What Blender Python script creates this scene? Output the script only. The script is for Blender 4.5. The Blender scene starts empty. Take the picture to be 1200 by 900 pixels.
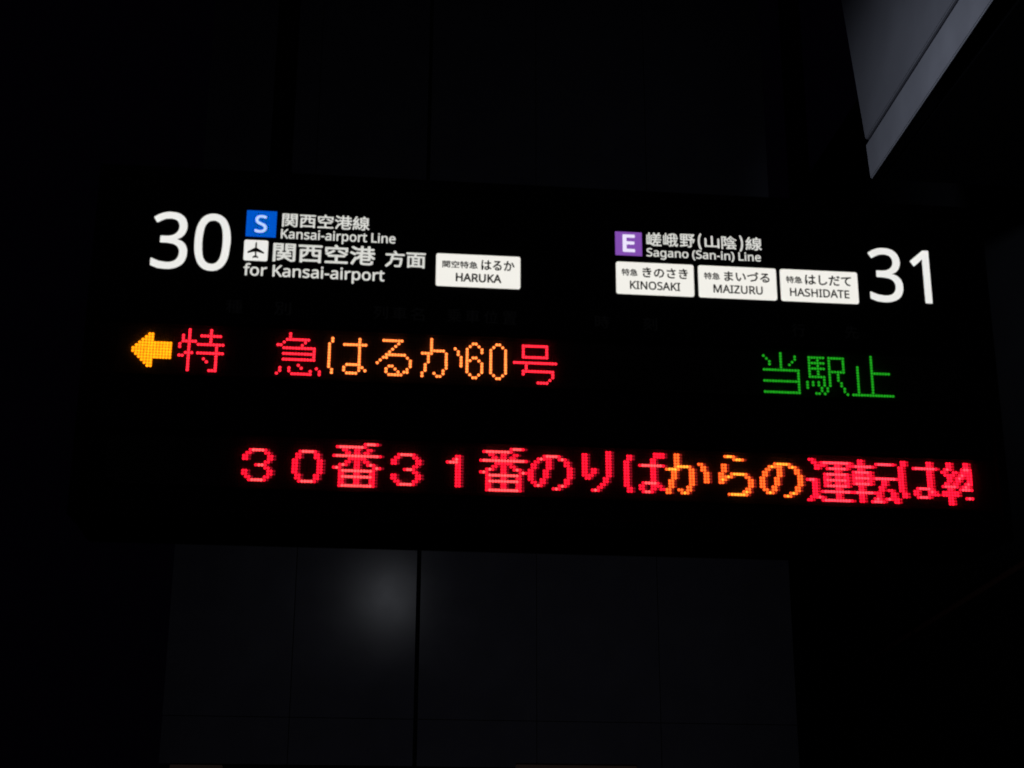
import bpy, bmesh, math
from mathutils import Matrix, Vector

# ------------------------------------------------------------------ camera
sc = bpy.context.scene
cam_d = bpy.data.cameras.new('camera'); cam = bpy.data.objects.new('camera', cam_d)
sc.collection.objects.link(cam); sc.camera = cam
right = Vector((0.99424904, -0.10702882, 0.0036993))
up = Vector((-0.03738036, -0.3144618, 0.94853386))
back = Vector((-0.10035717, -0.94321716, -0.31665412))
cam.matrix_world = Matrix(((right.x, up.x, back.x, 0.23136), (right.y, up.y, back.y, -2.90936),
                           (right.z, up.z, back.z, 1.6), (0, 0, 0, 1)))
cam_d.sensor_width = 36; cam_d.lens = 54; cam_d.clip_start = 0.05; cam_d.clip_end = 200
cam_d.dof.use_dof = True; cam_d.dof.focus_distance = 12.0; cam_d.dof.aperture_fstop = 11.5
sc.cycles.filter_width = 1.6
sc.view_settings.view_transform = 'Standard'; sc.view_settings.look = 'None'
sc.view_settings.exposure = 0; sc.view_settings.gamma = 1; sc.view_settings.use_curve_mapping = False

# ------------------------------------------------------------------ world: next to no ambient light
w = bpy.data.worlds.new('World'); sc.world = w; w.use_nodes = True
bg = w.node_tree.nodes['Background']
bg.inputs[0].default_value = (0.5, 0.28, 1.0, 1); bg.inputs[1].default_value = 0.0007

# ------------------------------------------------------------------ concourse ceiling lamp and two added fill spots (off frame)
def lamp(name, kind, loc, target, power, color, **kw):
    d = bpy.data.lights.new(name, kind); d.energy = power; d.color = color
    for k, v in kw.items(): setattr(d, k, v)
    o = bpy.data.objects.new(name, d); sc.collection.objects.link(o); o.location = loc
    o.rotation_euler = (Vector(target) - Vector(loc)).to_track_quat('-Z', 'Y').to_euler()
    return o
lamp('ceiling_lamp', 'SPOT', (0.50, -3.0, 3.81), (0.40, 3.0, 2.4), 4.0, (0.86, 0.90, 1.0),
     spot_size=math.radians(75), spot_blend=1.0, shadow_soft_size=0.16)
lamp('bulkhead_fill', 'SPOT', (0.30, -0.30, 3.70), (2.13, 1.62, 4.06), 62, (0.72, 0.79, 1.0),
     spot_size=math.radians(38), spot_blend=1.0, shadow_soft_size=0.12)  # added spot, aimed and narrowed to shape the brightness gradient on the bulkhead
lamp('lower_wall_fill', 'SPOT', (0.77, 0.7, 0.9), (0.77, 3.0, 2.3), 4.5, (0.85, 0.85, 1.0),
     spot_size=math.radians(110), spot_blend=1.0, shadow_soft_size=0.2)  # added fill behind the board, lifts the wall where the board shades it

# outlines of the letters printed on the board: character, advance, then closed outlines as relative steps
LATIN = r'''
(120|16,110 1,22 2,21 3,21 5,21 7,19 8,20 9,18 11,18 13,16 33,0 -17,-26 -14,-27 -11,-30 -8,-30 -5,-31 -1,-32 0,-20 3,-21 3,-20 5,-20 6,-20 8,-19 9,-18 10,-18 12,-17 -33,0 -13,16 -11,17 -9,18 -8,19 -7,20 -5,20 -3,21 -2,21
)120|104,110 0,-21 -3,-21 -3,-21 -5,-20 -6,-20 -8,-19 -10,-18 -11,-17 -13,-16 -33,0 12,17 10,18 9,18 8,19 6,20 5,20 4,20 2,21 1,20 -1,21 -2,21 -4,21 -5,20 -6,20 -8,20 -9,18 -10,18 -12,17 33,0 13,-16 11,-18 10,-18 8,-20 6,-19 5,-21 3,-21 3,-21
-129|16,92 0,31 97,0 0,-31
0229|210,144 -6,-63 -4,-17 -5,-15 -7,-14 -9,-12 -9,-9 -12,-8 -13,-6 -14,-3 -17,-1 -20,2 -18,6 -15,10 -13,13 -10,17 -8,20 -6,24 -3,26 -1,30 1,29 3,27 5,23 8,20 10,17 12,13 16,10 18,6 21,2 20,-2 18,-6 16,-10 13,-13 10,-17 8,-20 6,-23 4,-27|55,144 1,-25 2,-22 3,-19 4,-16 7,-13 8,-10 9,-7 12,-4 13,-2 14,1 11,5 10,7 8,10 6,13 5,16 3,19 2,22 1,25 -1,24 -2,22 -3,19 -5,16 -6,12 -8,11 -10,7 -11,4 -14,2 -13,-2 -12,-4 -9,-7 -8,-11 -7,-12 -4,-16 -3,-19 -2,-22
1229|142,0 -34,0 0,200 0,20 1,15 0,14 -11,-10 -13,-12 -31,-25 -18,24 77,60 29,0
3229|198,219 -1,-12 -3,-11 -4,-10 -5,-9 -7,-7 -8,-7 -10,-5 -10,-4 -12,-3 0,-2 21,-4 17,-7 14,-10 9,-13 6,-16 1,-18 -1,-16 -4,-14 -6,-14 -9,-12 -12,-10 -15,-8 -18,-6 -21,-4 -23,-1 -42,3 -37,13 0,33 39,-14 40,-5 23,1 19,5 14,9 9,11 6,14 2,16 -1,11 -4,10 -5,8 -7,7 -9,5 -11,5 -13,2 -15,2 -16,1 -27,0 0,30 28,0 15,1 13,2 11,4 10,5 8,6 6,8 5,8 3,10 1,10 -2,13 -5,11 -7,8 -11,7 -13,3 -15,2 -27,-3 -23,-9 -22,-12 -17,24 11,7 12,7 15,6 15,5 18,3 18,1 27,-2 23,-7 17,-11 12,-14 7,-17
A256|219,0 -35,89 -113,0 -35,-89 -36,0 112,287 32,0 112,-287|141,207 -4,12 -5,17 -4,14 -5,-16 -4,-15 -4,-12 -32,-86 90,0
D293|268,146 -2,-30 -6,-27 -10,-24 -13,-20 -17,-16 -21,-13 -23,-9 -27,-5 -30,-2 -80,0 0,286 88,0 28,-1 25,-6 22,-9 20,-12 16,-16 13,-19 10,-22 5,-26|230,145 -1,24 -4,20 -7,18 -10,15 -12,12 -15,10 -18,6 -19,4 -22,1 -47,0 0,-224 39,0 35,3 29,10 23,16 16,22 10,28
E223|199,0 -160,0 0,286 160,0 0,-31 -124,0 0,-90 117,0 0,-31 -117,0 0,-102 124,0
H297|258,0 -36,0 0,134 -147,0 0,-134 -36,0 0,286 36,0 0,-121 147,0 0,121 36,0
I136|119,0 -103,0 0,21 34,7 0,229 -34,8 0,21 103,0 0,-21 -33,-8 0,-229 33,-7
K248|248,0 -42,0 -102,137 -29,-26 0,-111 -36,0 0,286 36,0 0,-141 24,27 25,28 78,86 42,0 -114,-124
L210|39,0 0,286 36,0 0,-254 125,0 0,-32
M364|165,0 -94,251 -2,0 2,-20 1,-28 0,-29 0,-174 -33,0 0,286 53,0 88,-234 2,0 90,234 53,0 0,-286 -36,0 0,176 0,28 2,26 1,21 -2,0 -95,-251
N305|266,0 -42,0 -153,238 -2,0 1,-22 2,-27 0,-29 0,-160 -33,0 0,286 42,0 152,-237 2,0 -1,20 -1,28 -1,28 0,161 34,0
O313|289,144 -1,-22 -3,-20 -5,-19 -6,-17 -9,-16 -10,-14 -12,-12 -14,-10 -15,-8 -17,-5 -19,-4 -21,-1 -22,1 -19,4 -18,6 -15,8 -14,10 -12,12 -10,14 -8,15 -7,17 -4,19 -3,20 -1,22 2,28 5,26 8,23 11,20 15,17 18,14 21,11 25,6 28,2 27,-2 24,-6 21,-11 18,-13 15,-17 12,-21 8,-23 5,-26|63,144 1,-23 3,-21 6,-19 7,-16 11,-13 13,-11 15,-7 18,-5 20,-2 20,2 18,5 15,7 12,11 11,13 8,16 5,19 3,21 2,23 -3,33 -7,28 -13,23 -18,17 -23,11 -30,3 -20,-2 -18,-4 -15,-8 -13,-10 -11,-14 -7,-16 -6,-18 -3,-21
P243|115,286 34,-2 27,-8 20,-12 15,-16 8,-21 3,-25 -6,-34 -4,-10 -7,-10 -8,-9 -10,-8 -11,-7 -14,-5 -16,-4 -18,-3 -20,-1 -33,0 0,-111 -36,0 0,286|111,255 -36,0 0,-113 29,0 17,1 15,2 13,3 11,5 9,6 7,8 5,9 3,11 1,13 -2,17 -6,14 -10,11 -14,7 -18,5
R249|118,286 22,-1 20,-3 17,-5 14,-7 11,-9 9,-11 6,-13 4,-15 1,-17 -1,-14 -3,-13 -4,-11 -6,-10 -8,-8 -8,-6 -27,-15 78,-128 -42,0 -69,118 -57,0 0,-118 -36,0 0,286|116,255 -41,0 0,-106 43,0 21,1 17,5 13,8 9,10 5,14 2,16 -1,12 -2,10 -5,8 -5,7 -8,6 -9,4 -11,3 -13,1
S220|201,77 -1,-17 -4,-14 -7,-13 -10,-11 -11,-9 -15,-7 -16,-6 -18,-3 -20,-1 -31,2 -26,4 -22,8 0,34 36,-12 45,-5 13,1 12,2 10,3 9,4 7,6 6,6 4,7 2,8 1,9 0,9 -2,8 -4,7 -5,6 -7,6 -8,6 -41,17 -32,15 -23,18 -14,23 -5,29 1,15 4,13 7,11 8,10 11,9 13,6 14,5 16,3 17,1 44,-4 35,-12 -11,-31 -32,11 -36,5 -12,-1 -10,-2 -8,-3 -8,-4 -6,-4 -4,-6 -4,-7 -2,-7 0,-8 0,-9 2,-8 4,-7 4,-6 7,-6 8,-5 37,-17 43,-20 10,-7 9,-9 7,-9 5,-11 3,-12
T223|130,0 -37,0 0,255 -89,0 0,31 215,0 0,-31 -89,0
U293|257,101 -2,-19 -4,-18 -6,-16 -10,-15 -12,-13 -15,-10 -18,-8 -21,-4 -24,-2 -33,3 -27,10 -21,16 -16,22 -9,25 -3,30 0,184 36,0 0,-185 2,-22 6,-18 11,-14 14,-11 19,-7 23,-2 16,1 15,3 11,6 10,7 8,8 6,11 5,11 2,13 1,14 0,185 36,0
Z229|214,0 -199,0 0,27 151,227 -146,0 0,32 190,0 0,-27 -151,-227 155,0
a225|115,219 24,-2 20,-6 15,-10 10,-13 6,-19 2,-23 0,-146 -25,0 -7,30 -2,0 -19,-19 -22,-11 -31,-4 -12,1 -12,2 -10,4 -10,5 -8,7 -7,9 -5,10 -3,12 -1,14 3,20 9,16 14,13 20,10 26,6 31,3 37,2 0,12 -1,16 -4,13 -7,9 -8,5 -11,4 -14,1 -32,-5 -28,-11 -11,26 33,13|126,104 -24,-2 -19,-5 -13,-6 -8,-8 -5,-11 -2,-13 1,-11 4,-8 6,-7 8,-5 9,-3 11,-1 17,2 15,5 14,8 10,12 6,16 2,19 0,19
e226|117,219 18,-1 15,-4 15,-7 12,-9 10,-12 8,-13 6,-15 4,-17 1,-19 0,-21 -147,0 2,-23 6,-18 10,-15 14,-10 16,-7 20,-2 36,4 33,11 0,-31 -32,-11 -38,-3 -20,1 -18,5 -16,6 -15,10 -12,12 -10,16 -7,17 -4,20 -2,23 1,22 4,20 7,18 9,16 11,13 13,10 15,8 17,4|117,190 -16,-2 -13,-5 -11,-9 -9,-12 -5,-15 -4,-18 110,0 -1,11 -2,11 -3,10 -4,8 -6,7 -7,6 -8,5 -10,2
f138|133,188 -54,0 0,-188 -35,0 0,188 -38,0 0,16 38,12 0,13 1,17 2,15 5,12 6,11 8,8 10,7 11,4 12,3 14,1 24,-2 18,-5 -9,-28 -15,4 -17,2 -11,-1 -9,-4 -6,-7 -5,-9 -3,-13 -1,-15 0,-14 54,0
g247|110,219 14,-1 13,-3 12,-4 10,-6 10,-9 9,-10 2,0 4,29 29,0 0,-219 -2,-19 -3,-17 -6,-15 -8,-12 -11,-11 -13,-8 -15,-6 -18,-3 -21,-1 -42,3 -35,10 0,33 36,-13 43,-4 17,2 15,5 12,9 9,12 5,15 2,18 0,8 0,14 1,12 -2,0 -8,-10 -9,-8 -11,-6 -11,-4 -13,-3 -14,-1 -26,3 -22,10 -17,16 -14,22 -7,28 -3,32 3,32 7,27 14,23 17,16 22,11|115,189 -11,-1 -11,-3 -9,-5 -7,-8 -7,-9 -5,-11 -4,-14 -2,-15 0,-16 1,-25 5,-20 8,-16 11,-12 15,-7 17,-2 28,4 7,3 7,5 5,5 11,23 4,34 0,8 -1,18 -2,16 -4,13 -5,11 -7,9 -8,7 -10,5 -12,2
i103|69,215 0,-215 -35,0 0,215|52,296 14,-6 4,-4 2,-6 1,-7 -1,-7 -2,-5 -4,-5 -14,-5 -5,0 -5,2 -5,3 -3,5 -2,5 -1,7 1,7 2,6 3,4 5,3 5,2
n248|138,219 23,-2 19,-6 16,-11 11,-15 6,-20 2,-25 0,-140 -35,0 0,138 -1,15 -4,13 -6,10 -9,8 -13,4 -15,1 -21,-2 -16,-7 -12,-11 -8,-15 -4,-19 -2,-24 0,-111 -35,0 0,215 29,0 5,-29 2,0 18,18 23,11
o243|221,108 -1,-17 -2,-16 -4,-15 -5,-13 -7,-11 -8,-11 -9,-9 -11,-7 -12,-6 -13,-4 -14,-2 -14,-1 -14,1 -13,2 -13,4 -11,6 -11,7 -9,9 -8,11 -7,11 -6,13 -4,15 -2,16 -1,17 1,22 4,21 7,17 9,15 12,13 14,10 15,7 18,4 20,2 19,-2 17,-4 15,-7 14,-10 12,-13 9,-15 7,-17 5,-21|59,108 0,-16 2,-15 4,-13 5,-12 7,-9 9,-8 10,-5 12,-4 13,-1 14,1 12,4 10,5 9,8 7,9 5,12 4,13 2,15 0,16 0,16 -3,15 -3,13 -6,11 -7,9 -8,7 -10,6 -12,3 -14,1 -20,-2 -16,-7 -12,-12 -8,-17 -5,-20
p247|136,219 25,-3 21,-9 18,-16 14,-21 8,-28 3,-34 -2,-23 -3,-21 -6,-18 -9,-15 -10,-13 -12,-9 -14,-7 -16,-5 -17,-1 -29,4 -22,12 -16,15 -2,0 2,-17 0,-18 0,-88 -35,0 0,311 29,0 5,-29 1,0 16,16 21,13|130,189 -14,-1 -11,-2 -10,-5 -8,-6 -6,-9 -5,-10 -4,-12 -2,-13 -1,-16 0,-7 1,-17 2,-15 3,-13 5,-11 6,-10 8,-7 10,-5 12,-4 15,-1 12,1 11,4 9,6 8,8 6,10 5,12 3,13 2,14 1,15 -2,23 -4,20 -8,16 -11,12 -15,8
r166|134,219 13,-1 13,-1 -5,-33 -11,2 -12,1 -24,-5 -20,-15 -14,-23 -5,-29 0,-115 -35,0 0,215 29,0 4,-39 2,0 16,21 22,16 9,3 9,2
s192|174,59 -1,-13 -4,-11 -5,-11 -8,-8 -10,-7 -12,-6 -14,-4 -15,-2 -17,-1 -38,4 -29,10 0,32 31,-12 37,-6 16,1 13,3 10,5 7,6 4,8 1,9 -4,15 -16,12 -33,15 -36,16 -9,6 -7,6 -7,7 -4,8 -3,10 -1,11 3,17 7,14 13,11 16,8 20,5 22,2 37,-4 32,-11 -12,-28 -29,10 -30,4 -14,-1 -11,-2 -8,-4 -7,-5 -4,-7 -1,-7 5,-15 18,-12 32,-14 35,-16 9,-5 8,-7 5,-7 5,-8 2,-10
t145|106,25 16,1 14,3 0,-27 -16,-4 -20,-2 -11,1 -10,2 -10,3 -9,5 -8,6 -6,9 -5,11 -3,13 -1,17 0,125 -31,0 0,16 31,15 14,45 21,0 0,-49 62,0 0,-27 -62,0 0,-125 1,-12 3,-9 6,-8 6,-5 9,-3
y204|0,215 38,0 47,-122 7,-21 6,-20 5,-18 1,0 8,26 11,33 43,122 38,0 -92,-245 -18,-35 -7,-9 -9,-8 -9,-6 -10,-5 -12,-2 -13,-1 -17,1 -13,2 0,28 11,-2 13,0 22,4 15,13 11,21 11,28
'''
CJK = r'''
い525|117,367 -51,1 4,-47 6,-140 42,-144 70,-42 50,27 48,93 -33,37 -27,-73 -38,-34 -47,40 -24,106 -4,125|391,352 -41,-14 61,-120 30,-144 42,17 -31,141
か525|411,354 -39,-17 55,-91 39,-99 41,19 -43,96|41,295 4,-46 47,6 67,8 -42,-131 -69,-131 43,-17 69,146 42,137 56,3 41,-10 15,-47 -6,-88 -19,-72 -20,-22 -26,-5 -64,10 6,-43 62,-8 45,9 32,35 24,88 7,101 -25,71 -61,18 -59,-3 14,75 6,31 -49,5 -13,-115 -80,-5
き525|160,139 -41,9 -14,-35 -6,-41 42,-74 119,-23 123,9 1,42 -125,-11 -91,16 -30,49 6,31|264,367 3,-14 -173,7 3,-39 180,-3 14,-41 11,-28 -102,-3 -116,6 2,-39 122,-4 109,5 41,-76 -79,9 -3,-32 115,-17 21,32 -19,23 -37,65 95,19 -6,39 -105,-22 -12,31 -12,36 104,21 -6,38 -108,-23 -12,62 -45,-6
さ525|164,164 -41,9 -18,-44 -7,-43 44,-81 119,-27 135,11 2,43 -135,-14 -91,18 -33,55 7,36|83,331 1,-42 118,-5 103,4 63,-119 -87,7 -3,-35 126,-14 22,30 -23,27 -59,109 109,21 -5,41 -117,-26 -24,90 -45,-6 13,-41 16,-47 -97,-2
し525|179,409 -53,1 4,-54 -6,-266 36,-90 92,-27 140,40 80,76 -30,36 -72,-75 -116,-34 -62,18 -24,61 6,261
だ525|266,246 0,-40 98,6 88,-6 1,40 -91,5|277,118 -39,4 -8,-62 33,-58 95,-20 102,8 1,43 -102,-11 -73,15 -16,34|397,390 -28,-12 42,-73 29,12|454,411 -27,-12 44,-73 28,13|100,318 -63,4 2,-41 61,-2 48,1 -14,-56 -39,-125 -49,-110 46,-15 44,114 38,126 17,71 109,18 0,40 -100,-18 7,39 10,41 -51,5 -1,-43 -8,-46
づ525|31,265 19,-46 114,43 148,31 82,-29 29,-70 -78,-115 -181,-38 18,-43 205,54 83,142 -46,102 -111,36 -124,-21 -100,-31|397,412 -28,-12 43,-73 29,12|455,433 -27,-12 43,-72 28,12
て525|45,349 4,-46 247,31 -67,-69 -31,-108 68,-129 140,-44 15,43 -122,32 -59,107 32,97 88,69 103,8 0,42 -142,-9 -230,-22
の525|250,337 -29,-142 -41,-95 -39,-29 -36,23 -18,73 44,107|294,338 103,-49 37,-104 -42,-106 -92,-50 -45,-6 25,-39 145,65 52,135 -55,136 -146,57 -163,-64 -67,-150 29,-102 65,-38 67,41 55,122
は525|134,401 -46,4 -3,-37 -15,-98 -10,-123 6,-96 14,-70 37,2 -1,19 2,23 37,116 -21,17 -30,-77 -5,73 9,109 17,103|355,97 1,-18 -13,-42 -45,-15 -46,10 -18,31 19,31 48,12|393,404 -47,0 2,-32 0,-65 -49,-1 -89,4 0,-39 88,-4 50,1 5,-135 -48,5 -80,-23 -29,-56 29,-55 81,-20 72,26 19,58 0,11 79,-61 23,36 -46,36 -58,31 -6,150 91,10 0,40 -91,-12 1,64
ま525|263,93 0,-35 -16,-36 -40,-9 -56,12 -17,30 20,31 58,13|97,248 1,-39 131,-7 30,0 2,-72 -44,3 -89,-22 -32,-58 30,-57 86,-20 72,23 21,50 -1,33 71,-36 56,-43 24,37 -62,43 -92,39 -3,81 145,12 1,39 -147,-14 0,6 0,68 142,12 1,38 -143,-14 1,32 3,35 -45,0 2,-31 0,-38 -24,0 -134,12 0,-39 135,-9 23,0 0,-66 0,-8 -28,0
る525|305,17 -43,-3 -50,11 -20,30 12,24 30,10 49,-20|125,387 2,-44 34,4 161,7 -122,-103 -141,-118 30,-31 92,78 109,27 84,-25 34,-65 -18,-55 -48,-35 -31,66 -76,27 -59,-20 -22,-48 31,-54 84,-21 132,38 49,102 -43,88 -107,35 -73,-11 139,115 29,22 -24,30 -29,-4 -180,-7
乗525|242,200 0,-60 -76,0 0,60|242,234 -76,0 0,58 76,0|281,200 78,0 0,-60 -78,0|281,234 0,58 78,0 0,-58|424,434 -165,-24 -198,-12 9,-34 172,9 0,-46 -184,0 0,-35 70,0 0,-58 -98,0 0,-34 98,0 0,-60 -77,0 0,-34 160,0 -87,-60 -103,-42 27,-33 103,48 91,67 0,-128 39,0 0,128 91,-69 104,-49 28,36 -104,41 -88,61 166,0 0,34 -80,0 0,60 98,0 0,34 -98,0 0,58 74,0 0,35 -191,0 0,50 170,25
位525|194,346 0,-39 286,0 0,39|228,267 36,-225 39,12 -39,222|299,435 25,-84 39,12 -26,82|171,18 0,-38 331,0 0,38 -109,0 55,255 -41,6 -22,-133 -29,-128|150,439 -57,-116 -73,-93 23,-39 52,63 0,-295 39,0 0,357 54,112
先525|243,441 0,-82 -93,0 19,62 -40,8 -29,-89 -46,-81 34,-18 46,80 109,0 0,-106 -211,0 0,-38 137,0 -33,-114 -111,-75 25,-33 121,88 39,134 100,0 0,-154 12,-45 47,-12 74,0 44,21 14,80 -36,16 -6,-65 -19,-14 -67,0 -19,3 -4,16 0,154 144,0 0,38 -211,0 0,106 173,0 0,38 -173,0 0,82
列525|337,380 0,-294 39,0 0,294|445,439 0,-430 -2,-9 -9,-2 -65,0 13,-38 81,7 17,14 5,28 0,430|95,159 80,-64 -61,-64 -73,-43 24,-33 142,118 77,217 -24,7 -7,-1 -118,0 22,79 143,0 0,38 -268,0 0,-38 86,0 -36,-114 -54,-90 30,-26 35,52 29,62 119,0 -19,-69 -26,-60 -78,58
別525|311,378 0,-291 39,0 0,291|440,431 0,-420 -3,-11 -11,-3 -80,0 15,-40 95,8 18,15 6,31 0,420|86,382 134,0 0,-102 -134,0|50,417 0,-172 58,0 -21,-145 -70,-116 28,-27 62,86 30,110 87,0 -9,-113 -11,-42 -19,-5 -59,2 11,-35 64,0 34,15 16,55 10,142 1,16 -121,0 5,57 112,0 0,172
刻525|447,435 0,-426 -3,-9 -10,-3 -71,0 13,-37 87,6 18,15 5,28 0,426|353,381 0,-293 37,0 0,293|242,304 -32,-52 -107,-4 75,92 137,0 0,36 -109,0 -34,68 -36,-10 28,-58 -136,0 0,-36 104,0 -58,-75 -31,-22 13,-37 126,12 -68,-62 -79,-48 24,-31 124,90 94,125|276,204 -104,-125 -141,-87 25,-33 80,47 75,58 81,-82 29,26 -85,81 76,101
名525|138,278 81,-65 -96,-42 -98,-28 20,-36 87,26 0,-174 40,0 0,27 234,0 0,-27 40,0 0,220 -209,0 120,84 86,111 -26,17 -7,-2 -186,0 34,45 -45,9 -68,-79 -109,-70 28,-31 69,42 57,47 195,0 -57,-64 -72,-54 -87,66|406,22 -234,0 0,120 234,0
山525|57,332 0,-333 372,0 0,-39 40,0 0,372 -40,0 0,-293 -146,0 0,396 -41,0 0,-396 -145,0 0,293
峨525|409,408 48,-93 29,14 -50,91|99,438 0,-374 -36,-3 0,291 -29,0 0,-326 129,12 0,-6 28,0 0,320 -28,0 0,-283 -34,-2 0,371|453,222 -38,-103 -13,133 101,0 0,34 -102,0 -4,150 -35,0 5,-150 -68,0 0,101 55,20 -27,29 -124,-43 11,-29 52,13 0,-91 -62,0 0,-34 62,0 0,-99 -66,-20 11,-35 55,19 0,-114 -8,-9 -44,1 10,-35 60,7 12,13 3,23 0,125 59,21 -7,32 -52,-17 0,88 70,0 21,-178 -38,-48 -44,-36 24,-27 68,69 27,-54 36,-19 25,19 20,77 -26,19 -8,-54 -11,-19 -21,19 -17,49 33,69 25,77
嵯525|101,435 0,-367 -33,-3 0,287 -30,0 0,-325 125,11 0,-22 26,0 23,-25 48,47 37,56 61,0 0,-81 -120,0 0,-36 266,0 0,36 -109,0 0,81 86,0 0,35 -166,0 18,48 168,0 0,34 -158,0 11,46 122,0 0,32 -116,0 7,45 128,0 0,33 -77,0 41,65 -39,10 -41,-75 -86,0 27,13 -38,60 -33,-13 35,-60 -72,0 0,-33 117,0 -7,-45 -102,0 0,-32 96,0 -11,-46 -96,0 0,-34 85,0 -42,-84 -59,-66 0,324 -30,0 0,-278 -31,-3 0,365
急525|138,95 0,-77 15,-42 62,-10 121,0 51,15 17,64 -36,14 -8,-48 -26,-9 -117,0 -33,3 -7,13 0,77|216,110 75,-87 33,21 -78,85|403,95 59,-112 37,15 -61,110|76,94 -54,-100 36,-17 52,102|169,443 -55,-75 -87,-70 28,-28 37,27 0,-12 299,0 0,-44 -292,0 0,-31 292,0 0,-45 -310,0 0,-33 349,0 0,186 -105,0 45,68 -27,17 -6,-1 -146,0 20,33|118,318 48,51 149,0 -36,-51
方525|231,430 36,-80 -231,0 0,-38 143,0 -29,-182 -126,-142 29,-31 109,101 47,132 188,0 -14,-131 -20,-53 -25,-6 -89,4 14,-39 88,-1 26,5 20,13 25,65 17,162 1,19 -225,0 7,84 270,0 0,38 -222,0 37,17 -38,77
時525|234,110 66,-93 34,21 -29,45 -40,45|331,442 0,-63 -110,0 0,-36 110,0 0,-66 -132,0 0,-36 202,0 0,-59 -199,0 0,-35 199,0 0,-142 -11,-10 -71,1 13,-37 86,6 17,14 5,26 0,142 61,0 0,35 -61,0 0,59 66,0 0,36 -136,0 0,66 114,0 0,36 -114,0 0,63|153,218 0,-121 -76,0 0,121|153,254 -76,0 0,117 76,0|40,407 0,-389 37,0 0,43 113,0 0,346
港525|45,408 89,-60 24,33 -90,55|18,266 91,-55 22,32 -91,53|259,160 124,0 0,-54 -124,0|374,441 0,-63 -102,0 0,63 -38,0 0,-63 -71,0 0,-36 71,0 0,-60 -93,0 0,-37 94,0 -41,-59 -51,-47 -25,19 -85,-169 34,-24 76,156 17,-19 62,59 0,-142 15,-45 58,-11 117,0 49,17 16,63 -34,14 -8,-49 -25,-10 -113,0 -31,4 -7,18 0,54 160,0 0,98 68,-65 28,31 -57,45 -45,62 94,0 0,37 -94,0 0,60 79,0 0,36 -79,0 0,63|259,192 -14,0 30,53 99,0 30,-53|272,342 102,0 0,-60 -102,0
特525|240,111 65,-86 31,21 -67,83|337,442 0,-58 -102,0 0,-36 102,0 0,-66 -133,0 0,-38 197,0 0,-62 -188,0 0,-38 188,0 0,-137 -10,-10 -69,0 12,-39 84,7 17,14 4,28 0,137 61,0 0,38 -61,0 0,62 64,0 0,38 -129,0 0,66 105,0 0,36 -105,0 0,58|51,401 -11,-97 -20,-81 31,-17 20,89 40,0 0,-129 -86,-24 8,-40 78,25 0,-169 38,0 0,181 54,18 -3,37 -51,-16 0,117 50,0 0,38 -50,0 0,108 -38,0 0,-108 -34,0 7,62
種525|227,281 0,-169 110,0 0,-37 -115,0 0,-32 115,0 0,-41 -145,0 0,-33 315,0 0,33 -133,0 0,41 115,0 0,32 -115,0 0,37 112,0 0,169 -112,0 0,35 123,0 0,33 -123,0 0,39 122,17 -24,30 -118,-17 -139,-9 9,-30 113,5 0,-35 -132,0 0,-33 132,0 0,-35|263,184 74,0 0,-42 -74,0|374,184 76,0 0,-42 -76,0|263,252 74,0 0,-42 -74,0|374,252 76,0 0,-42 -76,0|190,434 -76,-25 -91,-18 11,-30 77,13 0,-81 -85,0 0,-37 80,0 -41,-91 -50,-75 20,-36 40,61 36,77 0,-233 39,0 0,226 48,-65 24,31 -72,73 0,32 66,0 0,37 -66,0 0,90 67,20
空525|296,282 160,-94 27,30 -162,90|202,310 -71,-52 -86,-41 23,-34 88,47 73,56|40,12 0,-36 447,0 0,36 -204,0 0,132 150,0 0,36 -337,0 0,-36 145,0 0,-132|223,433 25,-56 -208,0 0,-119 39,0 0,83 367,0 0,-69 40,0 0,105 -189,0 -33,67
線525|275,278 165,0 0,-46 -165,0|275,354 165,0 0,-46 -165,0|96,99 11,-113 31,6 -13,112|44,103 -26,-124 31,-12 27,131|144,109 25,-86 29,9 -26,85|465,181 -60,-60 -25,61 0,18 97,0 0,186 -119,0 22,46 -43,10 -18,-56 -81,0 0,-186 105,0 0,-198 -9,-8 -54,0 12,-37 70,7 15,13 3,25 0,99 44,-70 57,-50 25,31 -47,34 -39,49 74,63|218,157 0,-34 69,0 -40,-68 -57,-44 23,-28 72,64 46,103 -23,8 -6,-1|35,126 130,25 6,-31 32,10 -30,112 -31,-8 16,-52 -76,-10 62,81 56,89 -35,20 -39,-70 -54,-5 79,140 -37,15 -37,-82 -30,-50 -29,-29 13,-36 73,12 -44,-58 -38,-36
置525|342,393 89,0 0,-47 -89,0|219,393 87,0 0,-47 -87,0|99,393 84,0 0,-47 -84,0|100,224 0,-221 -70,0 0,-29 466,0 0,29 -72,0 0,221 -164,0 7,31 217,0 0,31 -211,0 6,31 191,0 0,104 -409,0 0,-104 177,0 -4,-31 -198,0 0,-31 193,0 -6,-31|138,3 0,33 248,0 0,-33|138,144 248,0 0,-30 -248,0|138,168 0,29 248,0 0,-29|138,90 248,0 0,-31 -248,0
行525|228,410 0,-38 259,0 0,38|140,442 -54,-61 -68,-54 23,-32 73,61 64,70|205,265 0,-38 177,0 0,-218 -3,-9 -10,-3 -83,1 13,-38 100,5 18,15 5,28 0,219 80,0 0,38|161,329 -67,-88 -81,-72 28,-33 60,55 0,-235 39,0 0,278 59,81
西525|31,407 0,-38 156,0 0,-76 -128,0 0,-333 39,0 0,33 332,0 0,-31 40,0 0,331 -133,0 0,76 156,0 0,38|98,29 0,99 23,-28 79,72 22,84 76,0 0,-83 11,-42 43,-11 71,0 7,0 0,-91|98,129 0,127 88,0 -19,-68|223,293 0,76 75,0 0,-76|337,256 93,0 0,-98 -10,-1 -63,0 -17,3 -3,13
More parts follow.
